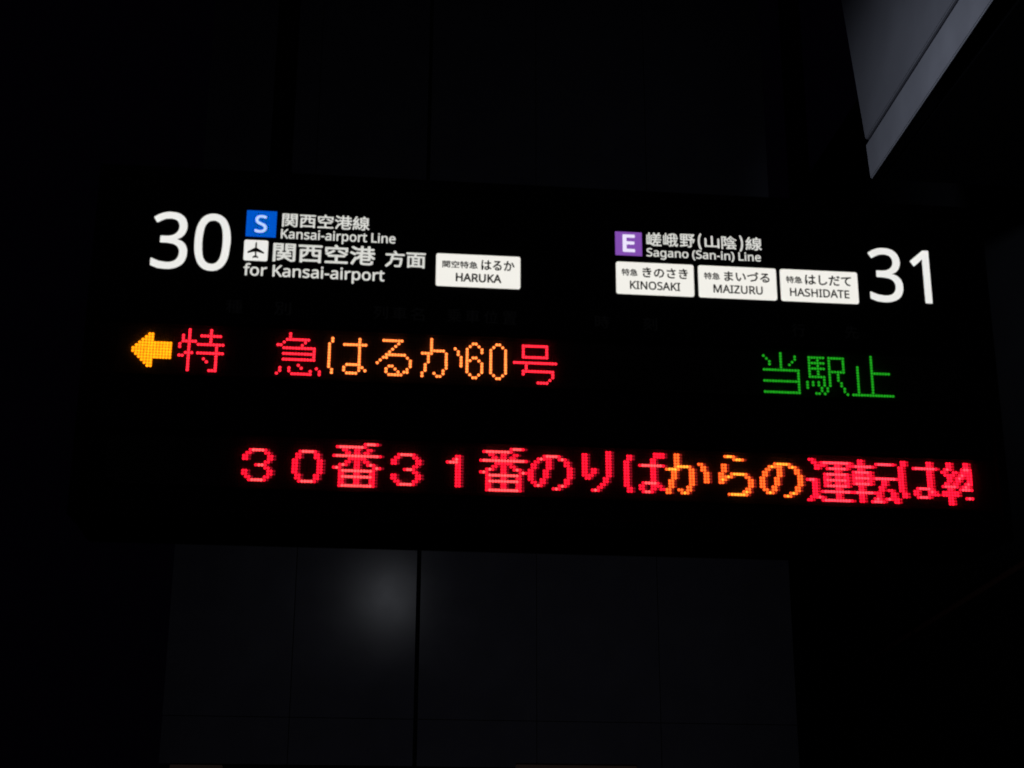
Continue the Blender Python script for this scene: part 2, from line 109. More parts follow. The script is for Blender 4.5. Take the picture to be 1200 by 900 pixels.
車525|83,318 0,-205 158,0 0,-42 -213,0 0,-36 213,0 0,-79 41,0 0,79 217,0 0,36 -217,0 0,42 162,0 0,205 -162,0 0,39 200,0 0,36 -200,0 0,48 -41,0 0,-48 -197,0 0,-36 197,0 0,-39|121,201 120,0 0,-54 -120,0|282,201 123,0 0,-54 -123,0|121,285 120,0 0,-53 -120,0|282,285 123,0 0,-53 -123,0
野525|71,294 63,0 0,-58 -63,0|168,294 63,0 0,-58 -63,0|71,382 63,0 0,-57 -63,0|168,382 63,0 0,-57 -63,0|20,17 5,-39 254,38 -1,34 -108,-14 0,72 95,0 0,36 -95,0 0,59 95,0 0,212 -227,0 0,-212 94,0 0,-59 -95,0 0,-36 95,0 0,-77|303,322 110,-77 -137,0 0,-38 85,0 0,-200 -11,-10 -66,1 12,-39 83,6 17,15 4,26 0,201 62,0 -30,-84 33,-9 44,125 -26,8 -7,-2 -31,0 10,12 -46,39 50,48 42,55 -26,17 -8,-2 -184,0 0,-36 156,0 -58,-63 -53,31
関525|320,242 -25,-54 -85,0 14,5 -27,48 -30,-9 22,-44 -55,0 0,-29 106,0 0,-33 -1,-8 -113,0 0,-30 107,0 -34,-40 -79,-33 23,-27 79,36 40,41 95,-77 23,26 -96,74 116,0 0,30 -124,0 0,6 0,35 115,0 0,29 -62,0 28,43|201,321 0,-44 -115,0 0,44|201,348 -115,0 0,41 115,0|442,321 0,-44 -120,0 0,44|442,348 -120,0 0,41 120,0|461,419 -176,0 0,-172 157,0 0,-238 -9,-10 -56,1 12,-36 73,7 15,14 4,24 0,410|47,419 0,-462 39,0 0,291 152,0 0,171
陰525|295,331 40,-64 32,16 -42,62|218,186 0,-30 247,0 0,30 -59,0 39,73 -26,8 -6,-1 -199,0 0,-30 181,0 -28,-50|203,-34 238,21 19,-31 32,19 -36,53 -49,53 -30,-17 41,-45 -163,-9 69,72 174,0 0,31 -309,0 0,-31 89,0 -58,-63 -29,-17|43,419 0,-461 35,0 0,425 69,0 -42,-122 38,-57 9,-48 -11,-36 -17,-4 -30,0 10,-35 35,1 27,10 17,23 5,37 -10,53 -38,61 53,139 -26,15 -6,-1|326,444 -66,-75 -95,-61 26,-28 76,51 62,62 68,-60 87,-53 25,31 -92,48 -69,58 10,17
面525|204,175 112,0 0,-59 -112,0|204,207 0,59 112,0 0,-59|204,84 112,0 0,-61 -112,0|30,407 0,-38 203,0 -15,-66 -163,0 0,-345 37,0 0,28 339,0 0,-28 40,0 0,345 -212,0 20,66 217,0 0,38|92,23 0,243 76,0 0,-243|431,23 -79,0 0,243 79,0
（525|365,200 29,-140 76,-110 31,16 -71,105 -27,129 27,128 71,105 -31,17 -76,-111
）525|160,200 -28,139 -76,111 -32,-17 72,-105 26,-128 -26,-129 -72,-105 32,-16 76,110
'''

# ------------------------------------------------------------------ materials
def mat(name, base, rough=0.6, metal=0.0, noise=None, emit=None, strength=0.0, spec=None, bump=None):
    m = bpy.data.materials.new(name); m.use_nodes = True
    nt = m.node_tree; b = nt.nodes['Principled BSDF']
    b.inputs['Base Color'].default_value = (*base, 1); b.inputs['Roughness'].default_value = rough
    b.inputs['Metallic'].default_value = metal
    if spec is not None: b.inputs['Specular IOR Level'].default_value = spec
    if emit:
        b.inputs['Emission Color'].default_value = (*emit, 1); b.inputs['Emission Strength'].default_value = strength
    if noise or bump:
        tc = nt.nodes.new('ShaderNodeTexCoord')
        n = nt.nodes.new('ShaderNodeTexNoise'); n.inputs['Scale'].default_value = (noise or bump)[0]
        n.inputs['Detail'].default_value = 5
        nt.links.new(tc.outputs['Object'], n.inputs['Vector'])
        if noise:
            r = nt.nodes.new('ShaderNodeMapRange'); r.inputs['To Min'].default_value = max(0, rough - noise[1])
            r.inputs['To Max'].default_value = rough + noise[1]
            nt.links.new(n.outputs['Fac'], r.inputs['Value']); nt.links.new(r.outputs[0], b.inputs['Roughness'])
            mx = nt.nodes.new('ShaderNodeMix'); mx.data_type = 'RGBA'
            mx.inputs['A'].default_value = (*[c * 0.75 for c in base], 1); mx.inputs['B'].default_value = (*[min(1, c * 1.2) for c in base], 1)
            nt.links.new(n.outputs['Fac'], mx.inputs['Factor']); nt.links.new(mx.outputs['Result'], b.inputs['Base Color'])
        if bump:
            bp = nt.nodes.new('ShaderNodeBump'); bp.inputs['Strength'].default_value = bump[1]; bp.inputs['Distance'].default_value = 0.002
            nt.links.new(n.outputs['Fac'], bp.inputs['Height']); nt.links.new(bp.outputs[0], b.inputs['Normal'])
    return m

def glow(name, color, strength=1.0, mottled=0.0, scale=14):
    """back-lit print or a lit lamp: it gives off its own light"""
    m = bpy.data.materials.new(name); m.use_nodes = True
    nt = m.node_tree; nt.nodes.clear()
    out = nt.nodes.new('ShaderNodeOutputMaterial'); e = nt.nodes.new('ShaderNodeEmission')
    e.inputs[0].default_value = (*color, 1); e.inputs[1].default_value = strength
    nt.links.new(e.outputs[0], out.inputs[0])
    if mottled:
        tc = nt.nodes.new('ShaderNodeTexCoord'); n = nt.nodes.new('ShaderNodeTexNoise'); n.inputs['Scale'].default_value = scale
        r = nt.nodes.new('ShaderNodeMapRange'); r.inputs['To Min'].default_value = strength * (1 - mottled); r.inputs['To Max'].default_value = strength * (1 + mottled)
        nt.links.new(tc.outputs['Object'], n.inputs['Vector']); nt.links.new(n.outputs['Fac'], r.inputs['Value']); nt.links.new(r.outputs[0], e.inputs[1])
    return m

M = dict(
    housing=mat('black_powder_coat', (0.012, 0.009, 0.014), 0.7, noise=(60, 0.05), spec=0.0),
    face=mat('black_acrylic', (0.008, 0.008, 0.009), 0.7, spec=0.05),
    led_base=mat('matte_black_led_board', (0.024, 0.021, 0.021), 0.8, spec=0.02),
    led_off=mat('unlit_led_lens', (0.035, 0.032, 0.03), 0.45, spec=0.1),
    print_black=mat('black_print', (0.02, 0.02, 0.022), 0.7, spec=0.1),
    print_grey=mat('unlit_grey_print', (0.17, 0.165, 0.16), 0.7, spec=0.1),
    white=glow('backlit_white', (0.84, 0.84, 0.81), 1.0, 0.06),
    white_small=glow('backlit_white_small', (0.68, 0.68, 0.64), 1.0, 0.05),
    plate=glow('backlit_plate_white', (0.90, 0.88, 0.82), 1.0, 0.04),
    blue=glow('backlit_blue', (0.0, 0.088, 0.58), 1.0, 0.05),
    purple=glow('backlit_purple', (0.225, 0.075, 0.43), 1.0, 0.05),
    wall=mat('dark_wall_panel', (0.16, 0.16, 0.19), 0.155, noise=(7.0, 0.03), spec=0.36),
    joint=mat('dark_joint', (0.006, 0.006, 0.007), 0.9, spec=0.05),
    backing=mat('dark_wall_backing', (0.06, 0.06, 0.07), 0.8, spec=0.1),
    fascia=mat('pale_painted_metal', (0.48, 0.48, 0.50), 0.5, noise=(3.0, 0.08), bump=(1.5, 0.1)),
    trim=mat('pale_metal_trim', (0.62, 0.62, 0.64), 0.5, noise=(5.0, 0.06)),
    concrete=mat('dark_room_surface', (0.03, 0.03, 0.032), 0.9, noise=(4.0, 0.05), spec=0.1),
    pipe=mat('brown_painted_steel', (0.30, 0.13, 0.09), 0.5, spec=0.3),
    warm=glow('dim_warm_tube', (0.007, 0.0045, 0.0038), 1.0),
)

# ------------------------------------------------------------------ helpers
def link(o, parent=None):
    sc.collection.objects.link(o)
    if parent is not None: o.parent = parent
    return o
def bm_obj(name, bm, mats, parent=None, smooth=False):
    me = bpy.data.meshes.new(name); bm.to_mesh(me); bm.free()
    for m in (mats if isinstance(mats, (list, tuple)) else [mats]): me.materials.append(m)
    if smooth:
        for p in me.polygons: p.use_smooth = True
    return link(bpy.data.objects.new(name, me), parent)
def add_box(bm, x0, x1, y0, y1, z0, z1, bevel=0.0, mi=0):
    r = bmesh.ops.create_cube(bm, size=1.0)
    vs = r['verts']
    for v in vs:
        v.co = Vector((x0 + (v.co.x + .5) * (x1 - x0), y0 + (v.co.y + .5) * (y1 - y0), z0 + (v.co.z + .5) * (z1 - z0)))
    fs = list({f for v in vs for f in v.link_faces})
    for f in fs: f.material_index = mi
    if bevel:
        es = list({e for v in vs for e in v.link_edges})
        bmesh.ops.bevel(bm, geom=es, offset=bevel, segments=2, affect='EDGES', profile=0.5)
def box(name, x0, x1, y0, y1, z0, z1, m, parent=None, bevel=0.0):
    bm = bmesh.new(); add_box(bm, x0, x1, y0, y1, z0, z1, bevel); return bm_obj(name, bm, m, parent)
def cyl(name, p0, p1, r, m, parent=None, n=20):
    p0, p1 = Vector(p0), Vector(p1); d = p1 - p0
    bm = bmesh.new(); bmesh.ops.create_cone(bm, cap_ends=True, segments=n, radius1=r, radius2=r, depth=d.length)
    q = d.to_track_quat('Z', 'Y').to_matrix().to_4x4(); q.translation = (p0 + p1) / 2
    bmesh.ops.transform(bm, matrix=q, verts=bm.verts)
    return bm_obj(name, bm, m, parent, True)
def empty(name, loc, label, cat, group=None):
    o = bpy.data.objects.new(name, None); o.location = loc; o.empty_display_size = 0.2; link(o)
    o['label'] = label; o['category'] = cat
    if group: o['group'] = group
    return o
def tag(o, label, cat, group=None):
    o['label'] = label; o['category'] = cat
    if group: o['group'] = group
    return o
def structure(o): o['kind'] = 'structure'; return o

# ------------------------------------------------------------------ outlines of the letters
def decode(s, q):
    out = {}
    for line in s.strip('\n').split('\n'):
        ps = line.split('|'); ch = ps[0][0]; adv = int(ps[0][1:]); loops = []
        for p in ps[1:]:
            x = y = 0; l = []
            for t in p.split(' '):
                a, b = t.split(','); x += int(a); y += int(b); l.append((x / q, y / q))
            loops.append(l)
        out[ch] = (adv / q, loops)
    return out
GLYPH = decode(LATIN, 500.0)
GLYPH_J = decode(CJK, 1500.0)
CAP = 286 / 500.0
def layout(text, track=0.0):
    x = 0; loops = []
    for ch in text:
        if ch == ' ': x += 0.14 + 0.06; continue
        if ch == '\u3000': x += 0.35; continue
        adv, ls = GLYPH.get(ch) or GLYPH_J[ch]
        loops += [[(px + x, py) for px, py in l] for l in ls]; x += adv + track
    return loops
def text_obj(name, text, x0, x1, z0, m, parent, z1=None, cap=None, bold=0.0, y=-0.0014, thick=0.0005, track=0.0):
    """print lying on the board's face: fitted to x0..x1; z1 = top of the ink, or cap = capital height over the baseline z0"""
    L = layout(text, track); xs = [p[0] for l in L for p in l]; ys = [p[1] for l in L for p in l]
    sx = (x1 - x0 - 2 * bold) / (max(xs) - min(xs))
    if cap: sz = cap / CAP; zo = z0
    else: sz = (z1 - z0 - 2 * bold) / (max(ys) - min(ys)); zo = z0 + bold - min(ys) * sz
    cu = bpy.data.curves.new(name, 'CURVE'); cu.dimensions = '2D'; cu.fill_mode = 'BOTH'; cu.extrude = thick / 2
    for l in L:
        s = cu.splines.new('POLY'); s.points.add(len(l) - 1); s.use_cyclic_u = True
        for i, p in enumerate(l): s.points[i].co = ((p[0] - min(xs)) * sx, p[1] * sz, 0, 1)
    tmp = bpy.data.objects.new(name, cu); sc.collection.objects.link(tmp)
    bpy.context.view_layer.update()
    me = bpy.data.meshes.new_from_object(tmp.evaluated_get(bpy.context.evaluated_depsgraph_get()))
    bpy.data.objects.remove(tmp)
    if bold:                                        # heavier weight: a thin band along every outline
        bm = bmesh.new(); bm.from_mesh(me); t = thick / 2 + 0.0001
        for l in L:
            pts = [Vector(((p[0] - min(xs)) * sx, p[1] * sz, t)) for p in l]
            for i, a in enumerate(pts):
                c = pts[(i + 1) % len(pts)]; d = c - a
                if d.length < 1e-7: continue
                n = Vector((-d.y, d.x, 0)).normalized() * bold
                bm.faces.new([bm.verts.new(v) for v in (a - n, c - n, c + n, a + n)])
                bm.faces.new([bm.verts.new((a.x + bold * math.cos(k * 1.0472), a.y + bold * math.sin(k * 1.0472), t)) for k in range(6)])
        bm.to_mesh(me); bm.free()
    me.transform(Matrix.Rotation(math.radians(90), 4, 'X')); me.transform(Matrix.Translation((x0 + bold, y, zo)))
    me.materials.clear(); me.materials.append(m); me.name = name
    return link(bpy.data.objects.new(name, me), parent)
def rounded_plate(name, x0, x1, z0, z1, r, m, parent, y0=-0.0025, y1=0.0003):
    bm = bmesh.new(); pts = []
    for cx, cz, a0 in ((x1 - r, z1 - r, 0), (x0 + r, z1 - r, 90), (x0 + r, z0 + r, 180), (x1 - r, z0 + r, 270)):
        for k in range(7 if r > 0 else 1):
            a = math.radians(a0 + 15 * k); pts.append((cx + r * math.cos(a), cz + r * math.sin(a)))
    f = bm.faces.new([bm.verts.new((x, y0, z)) for x, z in pts])
    e = bmesh.ops.extrude_face_region(bm, geom=[f])
    for v in [g for g in e['geom'] if isinstance(g, bmesh.types.BMVert)]: v.co.y = y1
    bmesh.ops.recalc_face_normals(bm, faces=bm.faces)
    return bm_obj(name, bm, m, parent)

# ------------------------------------------------------------------ setting
structure(box('floor', -8, 8, -8, 10, -0.2, 0.0, M['concrete']))
structure(box('side_wall', 3.06, 3.26, -2, 10, 0.0, 6.0, M['concrete']))

# the dark panelled block behind the board
wall = empty('panelled_wall', (0.77, 3.0, 2.06), 'dark wall of tall glossy panels behind and below the departure board', 'wall')
def wpart(o): o.location -= wall.location; o.parent = wall; return o
wpart(box('wall_core', -0.43, 1.965, 3.013, 4.4, 2.09, 6.0, M['backing']))
wpart(box('seam_channel', 0.485, 0.513, 3.0115, 3.0125, 2.09, 6.0, M['joint']))
edges = [-0.443, 0.026, 0.499, 0.960, 1.440, 1.978]
rot = [0.12, -0.22, 0.30, -0.2, 0.15]
for i in range(5):
    x0, x1 = edges[i] + 0.0012, edges[i + 1] - 0.0012
    if i == 1: x1 -= 0.007
    if i == 2: x0 += 0.006
    for (z0, z1) in ((2.062, 2.2338), (2.2362, 4.1), (4.1024, 5.99)):
        xc = (x0 + x1) / 2
        bm = bmesh.new(); add_box(bm, x0 - xc, x1 - xc, 0, 0.010, z0, z1, 0.0006)
        o = bm_obj('panel', bm, M['wall']); o.location = (xc, 3.0, 0); o.rotation_euler.z = math.radians(rot[i])
        wpart(o)
lintel = box('door_head_rail', -0.44, 1.97, 3.02, 3.30, 2.030, 2.058, M['joint'])
tag(lintel, 'dark door head rail running along the foot of the panelled wall', 'rail')
for (a, b, lb) in ((-0.40, -0.21, 'short dim warm strip light at the bottom edge, left end of the dark wall'),
                   (0.88, 1.34, 'longer dim warm strip light at the bottom edge under the middle of the dark wall')):
    z = 2.0605 + (a + .4) * 0.012
    o = box('strip_light', a, b, 2.985, 3.0185, z - 0.022, z - 0.004, M['warm'], None, 0.003); tag(o, lb, 'strip light', 'warm strip lights under the dark wall')

# pale bulkhead top right: a face that runs towards the viewer, with a trim strip along its foot
bulk = empty('ceiling_bulkhead', (2.13, 1.0, 4.2), 'pale grey painted metal bulkhead with a seam, hanging from the ceiling top right', 'bulkhead')
def bx(y): return 2.112 + (y - 0.985) * (2.148 - 2.112) / (2.222 - 0.985)
def slab(name, pts, d, m):                       # pts (y, z) on the face; d = its depth to the right
    bm = bmesh.new(); a = [bm.verts.new((bx(y), y, z)) for y, z in pts]; b = [bm.verts.new((bx(y) + d, y, z)) for y, z in pts]
    bm.faces.new(a); bm.faces.new(b[::-1]); n = len(a)
    for i in range(n): bm.faces.new((a[i], b[i], b[(i + 1) % n], a[(i + 1) % n]))
    bmesh.ops.recalc_face_normals(bm, faces=bm.faces)
    bmesh.ops.bevel(bm, geom=list(bm.edges), offset=0.004, segments=2, affect='EDGES')
    o = bm_obj(name, bm, m); o.location -= bulk.location; o.parent = bulk; return o
slab('fascia_panel', [(-3.0, 4.380), (2.247, 4.380), (2.62, 5.99), (-3.0, 5.99)], 0.05, M['fascia'])
slab('trim_strip', [(-3.0, 4.20), (2.222, 4.20), (2.246, 4.357), (-3.0, 4.357)], 0.010, M['trim'])
slab('joint_backing', [(-3.0, 4.34), (2.238, 4.34), (2.248, 4.40), (-3.0, 4.40)], 0.02, M['backing']).location.x += 0.011
o = box('soffit_panel', 2.21, 3.05, -3.0, 2.25, 4.215, 4.23, M['joint']); o.location -= bulk.location; o.parent = bulk

# sloping pipe on the dark side wall, lower right
pipe = empty('wall_pipe', (3.03, 4.2, 2.84), 'thin brown pipe sloping along the dark side wall, lower right', 'pipe')
def ppart(o): o.location -= pipe.location; o.parent = pipe
ppart(cyl('tube', (3.0, 6.35, 2.740), (3.0, 1.4, 3.006), 0.013, M['pipe']))
for t in (0.1, 0.4, 0.7, 0.95):
    y = 6.35 + (1.4 - 6.35) * t; z = 2.740 + 0.266 * t
    ppart(box('bracket', 2.985, 3.058, y - 0.012, y + 0.012, z - 0.02, z + 0.02, M['joint']))

# ------------------------------------------------------------------ the departure board
BX0, BX1, BZ0, BZ1, BD = -0.305, 1.557, 2.282, 3.016, 0.245
board = empty('departure_board', (0, 0, 0), 'black hanging station departure board with backlit platform signs 30 and 31 over two LED rows', 'departure board')
box('housing', BX0 + .002, BX1 - .002, 0.012, BD, BZ0 + .002, BZ1 - .002, M['housing'], board, 0.004)
box('header_panel', BX0 + .022, 0.653, 0.0, 0.012, 2.700, 2.992, M['face'], board)
box('header_panel', 0.655, BX1 - .022, 0.0, 0.012, 2.700, 2.992, M['face'], board)
box('frame_rail', BX0, BX1, -0.008, 0.014, 2.993, BZ1, M['housing'], board, 0.003)
box('frame_rail', BX0, BX1, -0.008, 0.014, BZ0, 2.302, M['housing'], board, 0.003)
box('frame_rail', BX0, BX0 + .021, -0.008, 0.014, 2.303, 2.992, M['housing'], board, 0.003)
box('frame_rail', BX1 - .021, BX1, -0.008, 0.014, 2.303, 2.992, M['housing'], board, 0.003)
box('divider_rail', BX0 + .022, BX1 - .022, -0.001, 0.012, 2.681, 2.699, M['housing'], board)
box('divider_rail', BX0 + .022, BX1 - .022, -0.001, 0.012, 2.458, 2.558, M['housing'], board)
box('bottom_panel', BX0 + .022, BX1 - .022, -0.001, 0.012, 2.303, 2.338, M['housing'], board)
for x in (0.05, 1.20):
    cyl('hanging_pole', (x, 0.125, BZ1 - .004), (x, 0.125, 6.0), 0.024, M['housing'], board)
    cyl('pole_flange', (x, 0.125, BZ1 - .001), (x, 0.125, BZ1 + .014), 0.055, M['housing'], board)
for x in (0.02, 0.62, 1.22):
    box('joint_strip', x, x + .006, 0.02, BD - .02, BZ0 - .001, BZ0 + .004, M['joint'], board)

def lab(o, s): o['label'] = s; return o
W, WS = M['white'], M['white_small']
lab(text_obj('platform_number', '30', -0.1905, -0.034, 2.795, W, board, cap=0.1195, bold=0.0013), 'large white backlit number 30')
lab(text_obj('platform_number', '31', 1.298, 1.4325, 2.7915, W, board, cap=0.1180, bold=0.0014), 'large white backlit number 31')
b = lab(rounded_plate('line_badge', -0.005, 0.0555, 2.872, 2.929, 0, M['blue'], board), 'blue square badge with letter S')
text_obj('lettering', 'S', 0.0125, 0.0370, 2.8810, glow('badge_letter_pale_blue', (0.50, 0.66, 1.0)), b, cap=0.0365, bold=0.0009, y=-0.0036)
b = lab(rounded_plate('line_badge', 0.7565, 0.8125, 2.8685, 2.921, 0, M['purple'], board), 'purple square badge with letter E')
text_obj('lettering', 'E', 0.7715, 0.7975, 2.8765, glow('badge_letter_pale_violet', (0.85, 0.78, 1.0)), b, cap=0.0365, bold=0.0016, y=-0.0036)
b = lab(rounded_plate('airport_badge', -0.0065, 0.0415, 2.819, 2.8635, 0.004, W, board), 'white rounded badge with a black aeroplane')
bm = bmesh.new()
half = [(0, .0185), (.0012, .0172), (.0016, .0150), (.0017, .0065), (.0165, -.0030), (.0165, -.0060), (.0017, -.0022), (.0013, -.0105), (.0058, -.0140), (.0058, -.0160), (0, -.0148)]
pl = half + [(-x, z) for x, z in half[-2:0:-1]]
f = bm.faces.new([bm.verts.new((0.0175 + x, -0.0040, 2.8400 + z)) for x, z in pl])
e = bmesh.ops.extrude_face_region(bm, geom=[f])
for v in [g for g in e['geom'] if isinstance(g, bmesh.types.BMVert)]: v.co.y = -0.0026
bmesh.ops.recalc_face_normals(bm, faces=bm.faces)
bm_obj('aeroplane_symbol', bm, M['print_black'], b)

def line(text, *a, **k): return lab(text_obj('lettering', text, *a, **k), 'white backlit lettering ' + text.replace('\u3000', ' '))
line('関西空港線', 0.067, 0.245, 2.896, WS, board, z1=2.9275, bold=0.00055)
line('Kansai-airport Line', 0.066, 0.299, 2.8708, WS, board, cap=0.0200, bold=0.00045)
line('関西空港', 0.052, 0.259, 2.819, WS, board, z1=2.8615, bold=0.0009)
line('方面', 0.279, 0.362, 2.818, WS, board, z1=2.8545, bold=0.0008)
line('for Kansai-airport', -0.005, 0.279, 2.7865, WS, board, cap=0.0240, bold=0.0006)
# 嵯峨野（山陰）線 set character by character, the brackets narrow
k = (1.0695 - 0.8225) / (1050 - 312)
j = [('嵯', 312, 407), ('峨', 418, 513), ('野', 524, 620), ('(', 640, 664), ('山', 683, 777), ('陰', 790, 888), (')', 905, 929), ('線', 945, 1050)]
for ch, a, c in j:
    z0, z1 = (2.889, 2.9255) if ch in '()' else ((2.894, 2.9215) if ch == '山' else (2.8925, 2.923))
    lab(text_obj('lettering', ch, 0.8225 + (a - 312) * k, 0.8225 + (c - 312) * k, z0, WS, board, z1=z1, bold=0.0007 if ch in '()' else 0.0005), 'white backlit character ' + ch)
line('Sagano (San-in) Line', 0.822, 1.066, 2.8685, WS, board, cap=0.0180, bold=0.00045)

PB = M['print_black']
def plate(x0, x1, label, small, sx, kana, kx, latin, lx, lb=0.0006):
    p = lab(rounded_plate('train_name_plate', x0, x1, 2.782, 2.853, 0.0045, M['plate'], board), label)
    text_obj('lettering', small, sx[0], sx[1], 2.8215, PB, p, z1=2.8375, bold=0.0004, y=-0.0032)
    text_obj('lettering', kana, kx[0], kx[1], 2.8195, PB, p, z1=2.8425, bold=0.00065, y=-0.0032)
    text_obj('lettering', latin, lx[0], lx[1], 2.793, PB, p, cap=0.0172, bold=lb, y=-0.0032)
plate(0.3835, 0.557, 'white plate reading HARUKA', '関空特急', (0.396, 0.469), 'はるか', (0.476, 0.545), 'HARUKA', (0.424, 0.518), 0.0008)
plate(0.757, 0.9205, 'white plate reading KINOSAKI', '特急', (0.768, 0.802), 'きのさき', (0.812, 0.908), 'KINOSAKI', (0.785, 0.891))
plate(0.9305, 1.0965, 'white plate reading MAIZURU', '特急', (0.942, 0.976), 'まいづる', (0.985, 1.082), 'MAIZURU', (0.961, 1.066))
plate(1.1055, 1.272, 'white plate reading HASHIDATE', '特急', (1.117, 1.152), 'はしだて', (1.158, 1.258), 'HASHIDATE', (1.124, 1.252))
for ch, a, c in (('種', -.035, -.002), ('別', .061, .094), ('列', .259, .288), ('車', .297, .326), ('名', .333, .362), ('乗', .408, .437), ('車', .445, .474),
                 ('位', .483, .512), ('置', .521, .550), ('時', .711, .741), ('刻', .811, .840), ('行', 1.124, 1.153), ('先', 1.237, 1.266)):
    lab(text_obj('column_heading', ch, a, c, 2.7035, M['print_grey'], board, z1=2.732, bold=0.0002), 'faint unlit grey character ' + ch)

# ------------------------------------------------------------------ LED rows: 16 x 16 modules, pitch 6 mm
P = 0.006; ROW1, ROW2 = 2.666, 2.441; YF = 0.003
def dome(bm, x, z, r, h, mi, n=8):
    rings = []
    for k in range(2):
        rr, y = ((r, YF), (r * .74, YF - h * .68))[k]
        rings.append([bm.verts.new((x + rr * math.cos(2 * math.pi * i / n), y, z + rr * math.sin(2 * math.pi * i / n))) for i in range(n)])
    t = bm.verts.new((x, YF - h, z))
    for i in range(n):
        q = (i + 1) % n
        bm.faces.new((rings[0][i], rings[0][q], rings[1][q], rings[1][i])).material_index = mi
        bm.faces.new((rings[1][i], rings[1][q], t)).material_index = mi
bm = bmesh.new(); add_box(bm, -0.0477, 0.0477, YF, 0.011, -0.0477, 0.0477, 0.0, 0)
for a in range(16):
    for c in range(16): dome(bm, (a - 7.5) * P, (c - 7.5) * P, 0.0018, 0.0012, 1, 6)
mod_me = bpy.data.meshes.new('led_module'); bm.to_mesh(mod_me); bm.free()
mod_me.materials.append(M['led_base']); mod_me.materials.append(M['led_off'])
panels = []
for name, z0 in (('upper', ROW1), ('lower', ROW2)):
    pn = box('led_panel', BX0 + .022, BX1 - .022, 0.0115, 0.0119, z0 - 0.097, z0 + 0.004, M['face'], board)
    pn['label'] = name + ' LED row of the board'; panels.append(pn)
    for k in range(18):
        o = bpy.data.objects.new('led_module', mod_me); link(o, pn); o.location = ((-40 + 16 * k + 7.5) * P, 0, z0 - 7.5 * P)

# thin smoked sheet in front of each LED row: almost clear, scattering a little of the light that passes
cm = bpy.data.materials.new('clear_cover_sheet'); cm.use_nodes = True; nt = cm.node_tree; nt.nodes.clear()
out = nt.nodes.new('ShaderNodeOutputMaterial'); mx = nt.nodes.new('ShaderNodeMixShader'); mx.inputs[0].default_value = 0.015
tr = nt.nodes.new('ShaderNodeBsdfTransparent'); tl = nt.nodes.new('ShaderNodeBsdfTranslucent'); tl.inputs[0].default_value = (0.9, 0.85, 0.85, 1)
nt.links.new(tr.outputs[0], mx.inputs[1]); nt.links.new(tl.outputs[0], mx.inputs[2]); nt.links.new(mx.outputs[0], out.inputs[0])
for pn, z0 in zip(panels, (ROW1, ROW2)):
    box('cover_sheet', BX0 + .0215, BX1 - .0215, -0.0060, -0.0050, z0 - 0.098, z0 + 0.0075, cm, pn)

def led_set(tag_, solid, bright, dim):
    # single dots differ a little in brightness
    return [glow('led_%s_%s' % (tag_, n), *c, 0.35, 110) for n, c in (('solid', solid), ('bright', bright), ('fading', dim))]
RED1 = led_set('red_fine', ((1, .016, .034), 2.8), ((1, .05, .07), 2.6), ((1, .05, .07), .4))
ORANGE1 = led_set('orange_fine', ((1, .205, .042), 2.9), ((1, .2, .05), 2.8), ((1, .2, .05), .4))
AMBER = led_set('amber', ((1, .275, .004), 2.3), ((1, .33, .01), 2.0), ((1, .33, .01), 2.0))
GREEN = led_set('green', ((.035, 1, .035), .42), ((.05, 1, .05), .5), ((.05, 1, .05), .1))
RED2 = led_set('red', ((1, .006, .024), 2.5), ((1, .055, .062), 3.2), ((1, .02, .06), .30))
ORANGE2 = led_set('orange', ((1, .098, .014), 2.6), ((1, .27, .025), 2.9), ((1, .05, .04), .30))
RED3 = led_set('red_strong', ((1, .006, .026), 3.0), ((1, .035, .060), 3.2), ((1, .006, .026), 1.0))

